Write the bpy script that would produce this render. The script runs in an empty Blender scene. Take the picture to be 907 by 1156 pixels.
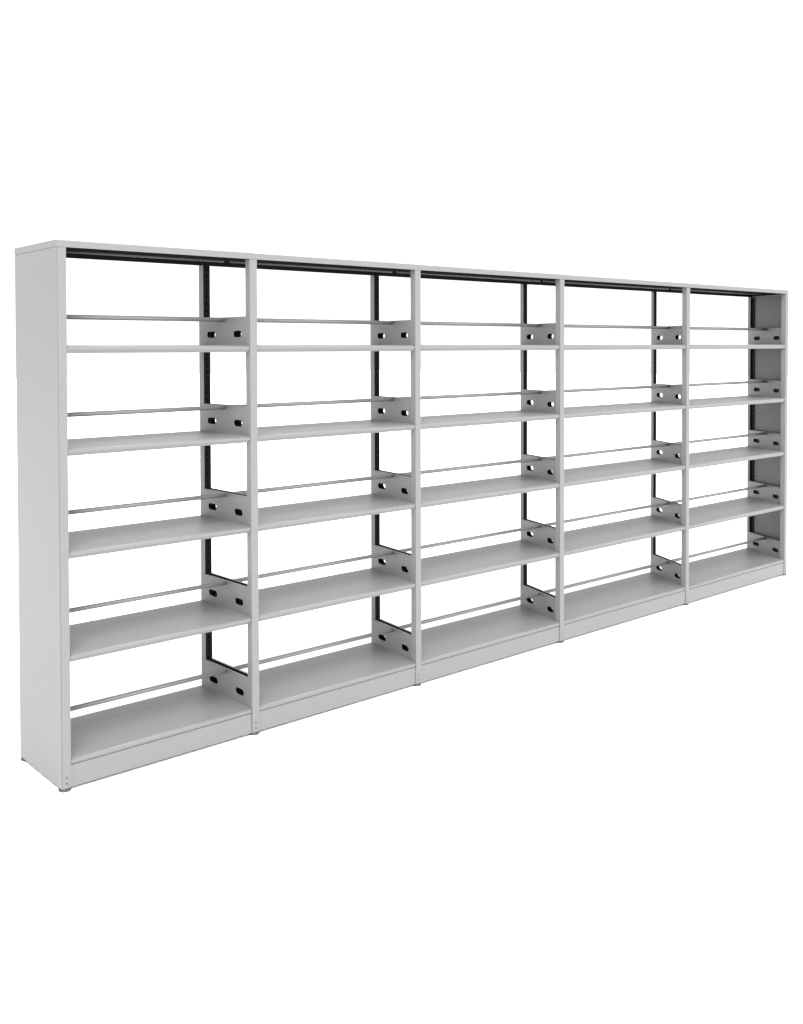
import bpy, bmesh, math
from mathutils import Vector, Matrix
scn = bpy.context.scene
C = scn.collection

# ---------------------------------------------------------------- measured layout (metres)
H = 2.2                       # overall height
D = 0.4107                    # depth between outer faces
WP = 0.0398                   # width of an upright
XR = [0.0417, 0.9804, 2.0375, 3.2541, 4.6476, 6.0561]      # right edge of each upright, front row
XL = [0.0] + [x - WP for x in XR[1:]]                      # left edge of each upright
SK = [0.0, -0.0069, 0.067, 0.1484, 0.2388, 0.2365]         # how far each rear upright stands to the right of its front one
TOPS = [0.129, 0.547, 0.962, 1.3735, 1.784]                # top of each shelf
LIP = 0.031
PT = 0.004                    # end panel
T = 0.0016                    # sheet steel
CAP0 = 2.1725                 # underside of the canopy's lip

# ---------------------------------------------------------------- materials
def nodes(name):
    m = bpy.data.materials.new(name); m.use_nodes = True
    nt = m.node_tree; return m, nt, nt.nodes['Principled BSDF']
def paint(name, base, rough, bump=0.02, var=0.02):
    m, nt, b = nodes(name)
    tc = nt.nodes.new('ShaderNodeTexCoord')
    n1 = nt.nodes.new('ShaderNodeTexNoise'); n1.inputs['Scale'].default_value = 900; n1.inputs['Detail'].default_value = 2
    n2 = nt.nodes.new('ShaderNodeTexNoise'); n2.inputs['Scale'].default_value = 7; n2.inputs['Detail'].default_value = 4
    nt.links.new(tc.outputs['Object'], n1.inputs['Vector']); nt.links.new(tc.outputs['Object'], n2.inputs['Vector'])
    r = nt.nodes.new('ShaderNodeMapRange')
    r.inputs['To Min'].default_value = base*(1-var); r.inputs['To Max'].default_value = base*(1+var)
    nt.links.new(n2.outputs['Fac'], r.inputs['Value'])
    cc = nt.nodes.new('ShaderNodeCombineColor')
    for k in range(3): nt.links.new(r.outputs['Result'], cc.inputs[k])
    nt.links.new(cc.outputs['Color'], b.inputs['Base Color'])
    r2 = nt.nodes.new('ShaderNodeMapRange'); r2.inputs['To Min'].default_value = rough-.04; r2.inputs['To Max'].default_value = rough+.05
    nt.links.new(n2.outputs['Fac'], r2.inputs['Value']); nt.links.new(r2.outputs['Result'], b.inputs['Roughness'])
    bp = nt.nodes.new('ShaderNodeBump'); bp.inputs['Strength'].default_value = bump; bp.inputs['Distance'].default_value = .0005
    nt.links.new(n1.outputs['Fac'], bp.inputs['Height']); nt.links.new(bp.outputs['Normal'], b.inputs['Normal'])
    return m
PAINT = paint('grey_powder_coat', 0.143, 0.42)
PAINT.node_tree.nodes['Principled BSDF'].inputs['Specular IOR Level'].default_value = 0.3
DARK = paint('inner_shade_dark', 0.012, 0.7); DARK.node_tree.nodes['Principled BSDF'].inputs['Specular IOR Level'].default_value = 0.0  # shade inside posts, between brackets and under the canopy, put into the colour
ROD = paint('grey_rod_paint', 0.16, 0.45)
SHADE_AND_BOLT = paint('panel_shade_and_bolt_grey', 0.045, 0.5)  # shade of the end panel's inside put into the colour; also bolts, top rod
FOOT = paint('grey_rubber', 0.05, 0.6)
FLOOR = paint('white_sweep', 0.9, 0.9, 0.0, 0.003); FLOOR.node_tree.nodes['Principled BSDF'].inputs['Specular IOR Level'].default_value = 0.0

# ---------------------------------------------------------------- mesh helpers
class MB:
    def __init__(s): s.v = []; s.f = []; s.m = []; s.sm = []
    def hexa(s, p, mats=(0,)*6, smooth=False):
        """p: 8 points, bottom ring 0-3, top ring 4-7; faces -z +z -y +x +y -x"""
        b = len(s.v); s.v += [tuple(q) for q in p]
        for f, m in zip(((3,2,1,0),(4,5,6,7),(0,1,5,4),(1,2,6,5),(2,3,7,6),(3,0,4,7)), mats):
            s.f.append(tuple(b+i for i in f)); s.m.append(m); s.sm.append(smooth)
    def box(s, x0,x1,y0,y1,z0,z1, mats=(0,)*6):
        s.hexa([(x0,y0,z0),(x1,y0,z0),(x1,y1,z0),(x0,y1,z0),(x0,y0,z1),(x1,y0,z1),(x1,y1,z1),(x0,y1,z1)], mats)
    def cyl(s, p0, p1, r, n=20, r1=None):
        p0 = Vector(p0); p1 = Vector(p1); a = (p1-p0).normalized()
        u = a.orthogonal().normalized(); w = a.cross(u); b = len(s.v); r1 = r if r1 is None else r1
        for k in range(n):
            t = 2*math.pi*k/n; d = u*math.cos(t)+w*math.sin(t)
            s.v.append(tuple(p0+d*r)); s.v.append(tuple(p1+d*r1))
        for k in range(n):
            j = (k+1) % n
            s.f.append((b+2*k, b+2*j, b+2*j+1, b+2*k+1)); s.m.append(0); s.sm.append(True)
        s.f.append(tuple(b+2*k for k in reversed(range(n)))); s.m.append(0); s.sm.append(False)
        s.f.append(tuple(b+2*k+1 for k in range(n))); s.m.append(0); s.sm.append(False)
    def build(s, name, mats, parent=None, bevel=0):
        me = bpy.data.meshes.new(name); me.from_pydata(s.v, [], s.f)
        for m in mats: me.materials.append(m)
        for p, mi, sm in zip(me.polygons, s.m, s.sm): p.material_index = mi; p.use_smooth = sm
        bm = bmesh.new(); bm.from_mesh(me); bmesh.ops.recalc_face_normals(bm, faces=bm.faces)
        bm.to_mesh(me); bm.free()
        o = bpy.data.objects.new(name, me); C.objects.link(o); o.parent = parent
        if bevel:
            b = o.modifiers.new('bevel', 'BEVEL'); b.width = bevel; b.segments = 3; b.limit_method = 'ANGLE'; b.harden_normals = True
        return o

def extrude_profile(mb, prof, lx, rx, mat_of=None, cap=True, smooth_idx=()):
    """closed profile [(y,z)...] swept from x=lx(y) to x=rx(y)"""
    b = len(mb.v); n = len(prof)
    for y, z in prof: mb.v.append((lx(y), y, z))
    for y, z in prof: mb.v.append((rx(y), y, z))
    for k in range(n):
        j = (k+1) % n
        mb.f.append((b+k, b+j, b+n+j, b+n+k)); mb.m.append(mat_of(k) if mat_of else 0); mb.sm.append(k in smooth_idx)
    if cap:
        mb.f.append(tuple(b+k for k in reversed(range(n)))); mb.m.append(0); mb.sm.append(False)
        mb.f.append(tuple(b+n+k for k in range(n))); mb.m.append(0); mb.sm.append(False)

def skew(i, y): return SK[i]*y/D
def rightof(i, g=0.0): return lambda y: XR[i]+g+skew(i, y)
def leftof(i, g=0.0): return lambda y: XL[i]-g+skew(i, y)

# ---------------------------------------------------------------- the rack
rack = bpy.data.objects.new('library_shelving', None); C.objects.link(rack)
rack.location = (XR[5]/2, D/2, 0.003)
rack['label'] = 'long grey steel library shelving run of five open bays standing on the white ground'
rack['category'] = 'shelving'
def put(o):                                   # parts keep world coordinates under the rack's base
    o.location = (-rack.location.x, -rack.location.y, -rack.location.z); return o

# --- uprights: C-channels, web on the outside face, open towards the middle, slotted flanges
Z0 = 0.0145
FZ = 0.003                    # level of the ground under the feet
def post(i, back):
    s = skew(i, D) if back else 0.0
    x0, x1 = XL[i]+s, XR[i]+s
    if i == 0: x0 += PT
    if i == 5: x1 -= PT+(.0122 if back else 0)
    dep = [.037, .037, .030, .023, .019, .020][i] if back else 0.034
    mb = MB()
    zt = CAP0-0.001
    def Y(a): return D-a if back else a
    def bx(xa, xb, ya, yb, za, zb, mats):
        y0, y1 = sorted((Y(ya), Y(yb)))
        mb.box(xa, xb, y0, y1, za, zb, mats)
    # web : painted outside, inner shade coloured dark; flanges; slotted strip closing the inner side in that dark
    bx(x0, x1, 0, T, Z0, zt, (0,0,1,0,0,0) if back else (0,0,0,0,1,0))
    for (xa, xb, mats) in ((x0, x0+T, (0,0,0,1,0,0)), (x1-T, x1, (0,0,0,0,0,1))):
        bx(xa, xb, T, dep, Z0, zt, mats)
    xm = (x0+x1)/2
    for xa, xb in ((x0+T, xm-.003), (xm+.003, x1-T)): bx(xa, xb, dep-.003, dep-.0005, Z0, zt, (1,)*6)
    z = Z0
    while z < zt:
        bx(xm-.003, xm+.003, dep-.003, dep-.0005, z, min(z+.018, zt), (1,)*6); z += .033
    if i == 5 and back:                              # slotted strip added on the end panel, its dark colour extending the upright's shade
        def strip(ya, yb, za, zb):
            g = lambda y, off: XR[5]+skew(5, y)-PT-off
            mb.hexa([(g(y, o_), y, z_) for z_ in (za, zb) for y, o_ in ((ya, .004), (ya, .0003), (yb, .0003), (yb, .004))], (1,)*6)
        z = Z0
        while z < zt:
            strip(D-.034, D-dep-.001, z, min(z+.033, zt)); strip(D-.056, D-.044, z, min(z+.033, zt))
            strip(D-.044, D-.034, z, min(z+.018, zt)); z += .033
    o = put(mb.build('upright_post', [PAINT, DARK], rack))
    f = MB(); cx = (x0+x1)/2; cy = Y(.019 if not back else .017)
    f.cyl((cx, cy, FZ+0.0002), (cx, cy, FZ+.006), .026, 24); f.cyl((cx, cy, FZ+.006), (cx, cy, FZ+.0085), .026, 24, .016)
    f.cyl((cx, cy, FZ+.0085), (cx, cy, Z0+.004), .006, 16)
    f.build('foot', [FOOT], o)
    sg = 1 if back else -1
    for z in (.035, .058):
        b = MB(); yy = Y(0)
        b.cyl((cx, yy-sg*.0005, z), (cx, yy+sg*.0016, z), .0042, 16, .003); b.build('bolt', [SHADE_AND_BOLT], o)
for i in range(6):
    post(i, False); post(i, True)

# --- end panels: a flat sheet closing each end, edges folded over the posts
def end_panel(i):
    mb = MB(); z0, z1 = .0155, CAP0-.0006
    if i == 0:
        e = -1; x = lambda y: 0.0
    else:
        e = 1; x = lambda y: XR[5]+skew(5, y)
    t = PT
    pts = []
    for z in (z0, z1):
        ring = [(x(0.0), 0.0), (x(0.0)-e*t, 0.0), (x(D)-e*t, D), (x(D), D)]
        if e < 0: ring = ring
        pts += [(a, b, z) for a, b in ring]
    mb.hexa(pts, (0,0,0,1,0,0))  # inner face coloured darker to carry its shade
    return put(mb.build('end_panel', [PAINT, SHADE_AND_BOLT], rack, bevel=.002))
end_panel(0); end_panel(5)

# --- canopy, one length per bay, with a stiffening rod under it
for i in range(5):
    lx = (lambda y: -0.0004) if i == 0 else (lambda y, i=i: (XL[i]+XR[i])/2+skew(i, y)+.0004)
    rx = (lambda y: XR[5]+skew(5, y)+.0004) if i == 4 else (lambda y, i=i: (XL[i+1]+XR[i+1])/2+skew(i+1, y)-.0004)
    mb = MB(); r = .0035
    def arc(cy, cz, a0, a1, n=5): return [(cy+r*math.cos(math.radians(a0+(a1-a0)*k/n)), cz+r*math.sin(math.radians(a0+(a1-a0)*k/n))) for k in range(n+1)]
    outer = [(-.0003, CAP0)] + arc(-.0003+r, H-r, 180, 90) + arc(D+.0003-r, H-r, 90, 0) + [(D+.0003, CAP0)]
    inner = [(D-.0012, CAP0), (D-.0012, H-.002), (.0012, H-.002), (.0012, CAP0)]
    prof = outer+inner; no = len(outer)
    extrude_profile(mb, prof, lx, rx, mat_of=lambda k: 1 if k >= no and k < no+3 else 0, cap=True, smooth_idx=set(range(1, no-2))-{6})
    if i in (0, 4):                              # closed end of the canopy
        d = -1 if i == 0 else 1
        def xx(y, off): return (0.0 if i == 0 else XR[5]+skew(5, y))+d*off
        pts = []
        for z in (CAP0, H-.0012):
            pts += [(xx(0, -.001), 0.0, z), (xx(0, .0003), 0.0, z), (xx(D, .0003), D, z), (xx(D, -.001), D, z)]
        mb.hexa(pts, (0,0,0,0,0,1))
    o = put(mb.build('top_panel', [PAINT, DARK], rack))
    q = MB(); q.cyl((XR[i]+skew(i, D/2), D/2, 2.178), (XL[i+1]+skew(i+1, D/2), D/2, 2.178), .006, 16)
    q.build('top_rod', [SHADE_AND_BOLT], o)

# --- kick plates, front and back of every bay
for i in range(5):
    for back in (False, True):
        y0, y1 = (D-.006, D-.0045) if back else (.0045, .006)
        mb = MB(); g = .0012
        pts = []
        for z in (.0145, TOPS[0]-LIP+.0045):
            pts += [(rightof(i, g)(y0), y0, z), (leftof(i+1, g)(y0), y0, z), (leftof(i+1, g)(y1), y1, z), (rightof(i, g)(y1), y1, z)]
        mb.hexa(pts); put(mb.build('kick_plate', [PAINT], rack))

# --- shelves
def shelf_mesh(i):
    mb = MB(); a = .0025; r = .008; g = .0024
    def arc(cy, cz, a0, a1, n=6): return [(cy+r*math.cos(math.radians(a0+(a1-a0)*k/n)), cz+r*math.sin(math.radians(a0+(a1-a0)*k/n))) for k in range(n+1)]
    front = [(a+.016, -LIP), (a+.0085, -LIP), (a+.0068, -LIP+.0015), (a+.0008, -LIP+.0125), (a, -LIP+.0145)] + arc(a+r, -r, 180, 90)
    rear = [(D-y, z) for y, z in reversed(front)]
    out = front+rear
    inn = [(D-a-.016, -LIP+T), (D-a-.0095, -LIP+T), (D-a-T-.001, -LIP+.0155), (D-a-T-.001, -.006), (D-a-.006, -T), (a+.006, -T), (a+T+.001, -.006), (a+T+.001, -LIP+.0155), (a+.0095, -LIP+T), (a+.016, -LIP+T)]
    prof = out+inn; nf = len(front)
    extrude_profile(mb, prof, rightof(i, g), leftof(i+1, g), smooth_idx=set(range(5, nf-1)) | set(range(nf, 2*nf-6)))
    return mb
def bracket_mesh(i, right):
    """pierced divider plate on the side of an upright, seen face painted, hidden face dark"""
    mb = MB(); t = .0018; h = .131
    if right: fx = leftof(i+1, .0002); e = 1
    else:     fx = rightof(i, .0002);  e = -1
    # fx = plane against the post; plate sits on the bay's side of it
    def P(y, z, off): return (fx(y)-e*off, y, z)
    ya, yb = .004, D-.004
    holes = [(.062, .126), (.270, .340)]; hz0, hz1 = .037, .067; zc = (hz0+hz1)/2; hr = (hz1-hz0)/2
    n = 8
    # faces as strips: build the outline as a 2-D grid with rounded slots using bmesh triangle fill
    bm = bmesh.new()
    def loop(pts):
        vs = [bm.verts.new((0, y, z)) for y, z in pts]
        return vs, [bm.edges.new((vs[k], vs[(k+1) % len(vs)])) for k in range(len(vs))]
    rc = .012
    def arc(cy, cz, r, a0, a1, n=5): return [(cy+r*math.cos(math.radians(a0+(a1-a0)*k/n)), cz+r*math.sin(math.radians(a0+(a1-a0)*k/n))) for k in range(n+1)]
    outl = [(ya, -.009), (yb, -.009)] + arc(yb-rc, h-rc, rc, 0, 90) + arc(ya+rc, h-rc, rc, 90, 180)
    loops = [outl]
    for h0, h1 in holes:
        loops.append(arc(h1-hr, zc, hr, -90, 90, n)+arc(h0+hr, zc, hr, 90, 270, n))
    es = []; L = []
    for pts in loops:
        vs, e2 = loop(pts); es += e2; L.append(vs)
    bmesh.ops.triangle_fill(bm, use_beauty=True, use_dissolve=False, edges=es)
    bm.verts.index_update()
    pts2 = [(v.co.y, v.co.z) for v in bm.verts]; tris = [tuple(v.index for v in f.verts) for f in bm.faces]
    Li = [[v.index for v in vs] for vs in L]; bm.free()
    b = len(mb.v); N = len(pts2)
    for y, z in pts2: mb.v.append(P(y, z, t))       # bay side
    for y, z in pts2: mb.v.append(P(y, z, 0))       # post side
    for tr in tris:
        mb.f.append(tuple(b+k for k in tr)); mb.m.append(0); mb.sm.append(False)
        mb.f.append(tuple(b+N+k for k in reversed(tr))); mb.m.append(1); mb.sm.append(False)
    fl = .008                                        # folded top edge
    q = [fx(ya+rc)+e*.0002, fx(yb-rc)+e*.0002]
    y0, y1 = ya+rc, yb-rc
    mb.hexa([(fx(y0)+e*.0, y0, h-T), (fx(y0)+e*fl, y0, h-T), (fx(y1)+e*fl, y1, h-T), (fx(y1)+e*.0, y1, h-T),
             (fx(y0)+e*.0, y0, h-.0001), (fx(y0)+e*fl, y0, h-.0001), (fx(y1)+e*fl, y1, h-.0001), (fx(y1)+e*.0, y1, h-.0001)], (1,0,0,0,0,0))
    for idx in Li:
        for k in range(len(idx)):
            j = (k+1) % len(idx)
            mb.f.append((b+idx[k], b+idx[j], b+N+idx[j], b+N+idx[k])); mb.m.append(0); mb.sm.append(False)
    return mb
for i in range(5):
    sh = put(shelf_mesh(i).build('shelf', [PAINT], rack))
    kids = [bracket_mesh(i, False).build('bracket', [PAINT, DARK], sh), bracket_mesh(i, True).build('bracket', [PAINT, DARK], sh)]
    q = MB(); q.cyl((XR[i]+skew(i, D/2)+.002, D/2, .1205), (XL[i+1]+skew(i+1, D/2)-.002, D/2, .1205), .0100, 18)
    kids.append(q.build('book_rail', [ROD], sh))
    sh.location.z = TOPS[0]-rack.location.z
    for z in TOPS[1:]:
        c = sh.copy(); C.objects.link(c); c.parent = rack; c.location.z = z-rack.location.z
        for k in kids:
            d = k.copy(); C.objects.link(d); d.parent = c

# ---------------------------------------------------------------- setting
fm = MB(); fm.box(-60, 60, -60, 60, -.05, FZ)
fl = fm.build('floor', [FLOOR]); fl['kind'] = 'structure'

w = bpy.data.worlds.new('World'); scn.world = w; w.use_nodes = True
nt = w.node_tree; bg = nt.nodes['Background']; bg.inputs['Color'].default_value = (1, 1, 1, 1)
tc = nt.nodes.new('ShaderNodeTexCoord'); sx = nt.nodes.new('ShaderNodeSeparateXYZ')
nt.links.new(tc.outputs['Generated'], sx.inputs[0])
geo = tc.outputs['Generated']
def zone(direction, lo, hi, gain):                  # a broad soft zone of world light, added in directions out of view
    d = nt.nodes.new('ShaderNodeVectorMath'); d.operation = 'DOT_PRODUCT'
    d.inputs[1].default_value = Vector(direction).normalized(); nt.links.new(geo, d.inputs[0])
    m = nt.nodes.new('ShaderNodeMapRange'); m.interpolation_type = 'SMOOTHSTEP'
    m.inputs['From Min'].default_value = lo; m.inputs['From Max'].default_value = hi
    m.inputs['To Min'].default_value = 0.0; m.inputs['To Max'].default_value = gain
    nt.links.new(d.outputs['Value'], m.inputs['Value']); return m.outputs['Result']
acc = None
for z in (zone((0, -.6, .8), .2, .95, 2.4), zone((-1, 0, .1), 0, 1, .7), zone((.1, -1, .25), .1, .95, .35)):
    a = nt.nodes.new('ShaderNodeMath'); a.operation = 'ADD'
    if acc is None: a.inputs[0].default_value = 1.25
    else: nt.links.new(acc, a.inputs[0])
    nt.links.new(z, a.inputs[1]); acc = a.outputs[0]
nt.links.new(acc, bg.inputs['Strength'])

def area(name, loc, target, sx, sy, power):
    l = bpy.data.lights.new(name, 'AREA'); l.shape = 'RECTANGLE'; l.size = sx; l.size_y = sy; l.energy = power
    o = bpy.data.objects.new(name, l); C.objects.link(o); o.location = loc
    o.rotation_euler = (Vector(target)-Vector(loc)).to_track_quat('-Z', 'Y').to_euler(); return o
area('softbox_light', (-7.5, -9.0, 19.0), (3.0, 0.2, 1.0), 7, 7, 4200)

# ---------------------------------------------------------------- camera
Cp = Vector((-1.66062, -3.57390, 1.75833)); yaw, pitch, roll = .6503548, .0217924, -.00546766
f, cx, cy = 1103.626, 306.183, 419.867
fw = Vector((math.sin(yaw)*math.cos(pitch), math.cos(yaw)*math.cos(pitch), -math.sin(pitch)))
rt = Vector((math.cos(yaw), -math.sin(yaw), 0)); up = rt.cross(fw)
r2 = rt*math.cos(roll)+up*math.sin(roll); u2 = -rt*math.sin(roll)+up*math.cos(roll)
cam = bpy.data.cameras.new('camera'); co = bpy.data.objects.new('camera', cam); C.objects.link(co)
co.matrix_world = Matrix(((r2.x, u2.x, -fw.x, Cp.x), (r2.y, u2.y, -fw.y, Cp.y), (r2.z, u2.z, -fw.z, Cp.z), (0, 0, 0, 1)))
cam.sensor_fit = 'HORIZONTAL'; cam.sensor_width = 36; cam.lens = f/907*36
cam.shift_x = (453.5-cx)/907; cam.shift_y = (cy-578)/907
cam.clip_start = .05; cam.clip_end = 500
scn.camera = co
scn.render.engine = 'CYCLES'
vs = scn.view_settings; vs.view_transform = 'Standard'; vs.look = 'None'; vs.exposure = 0; vs.gamma = 1
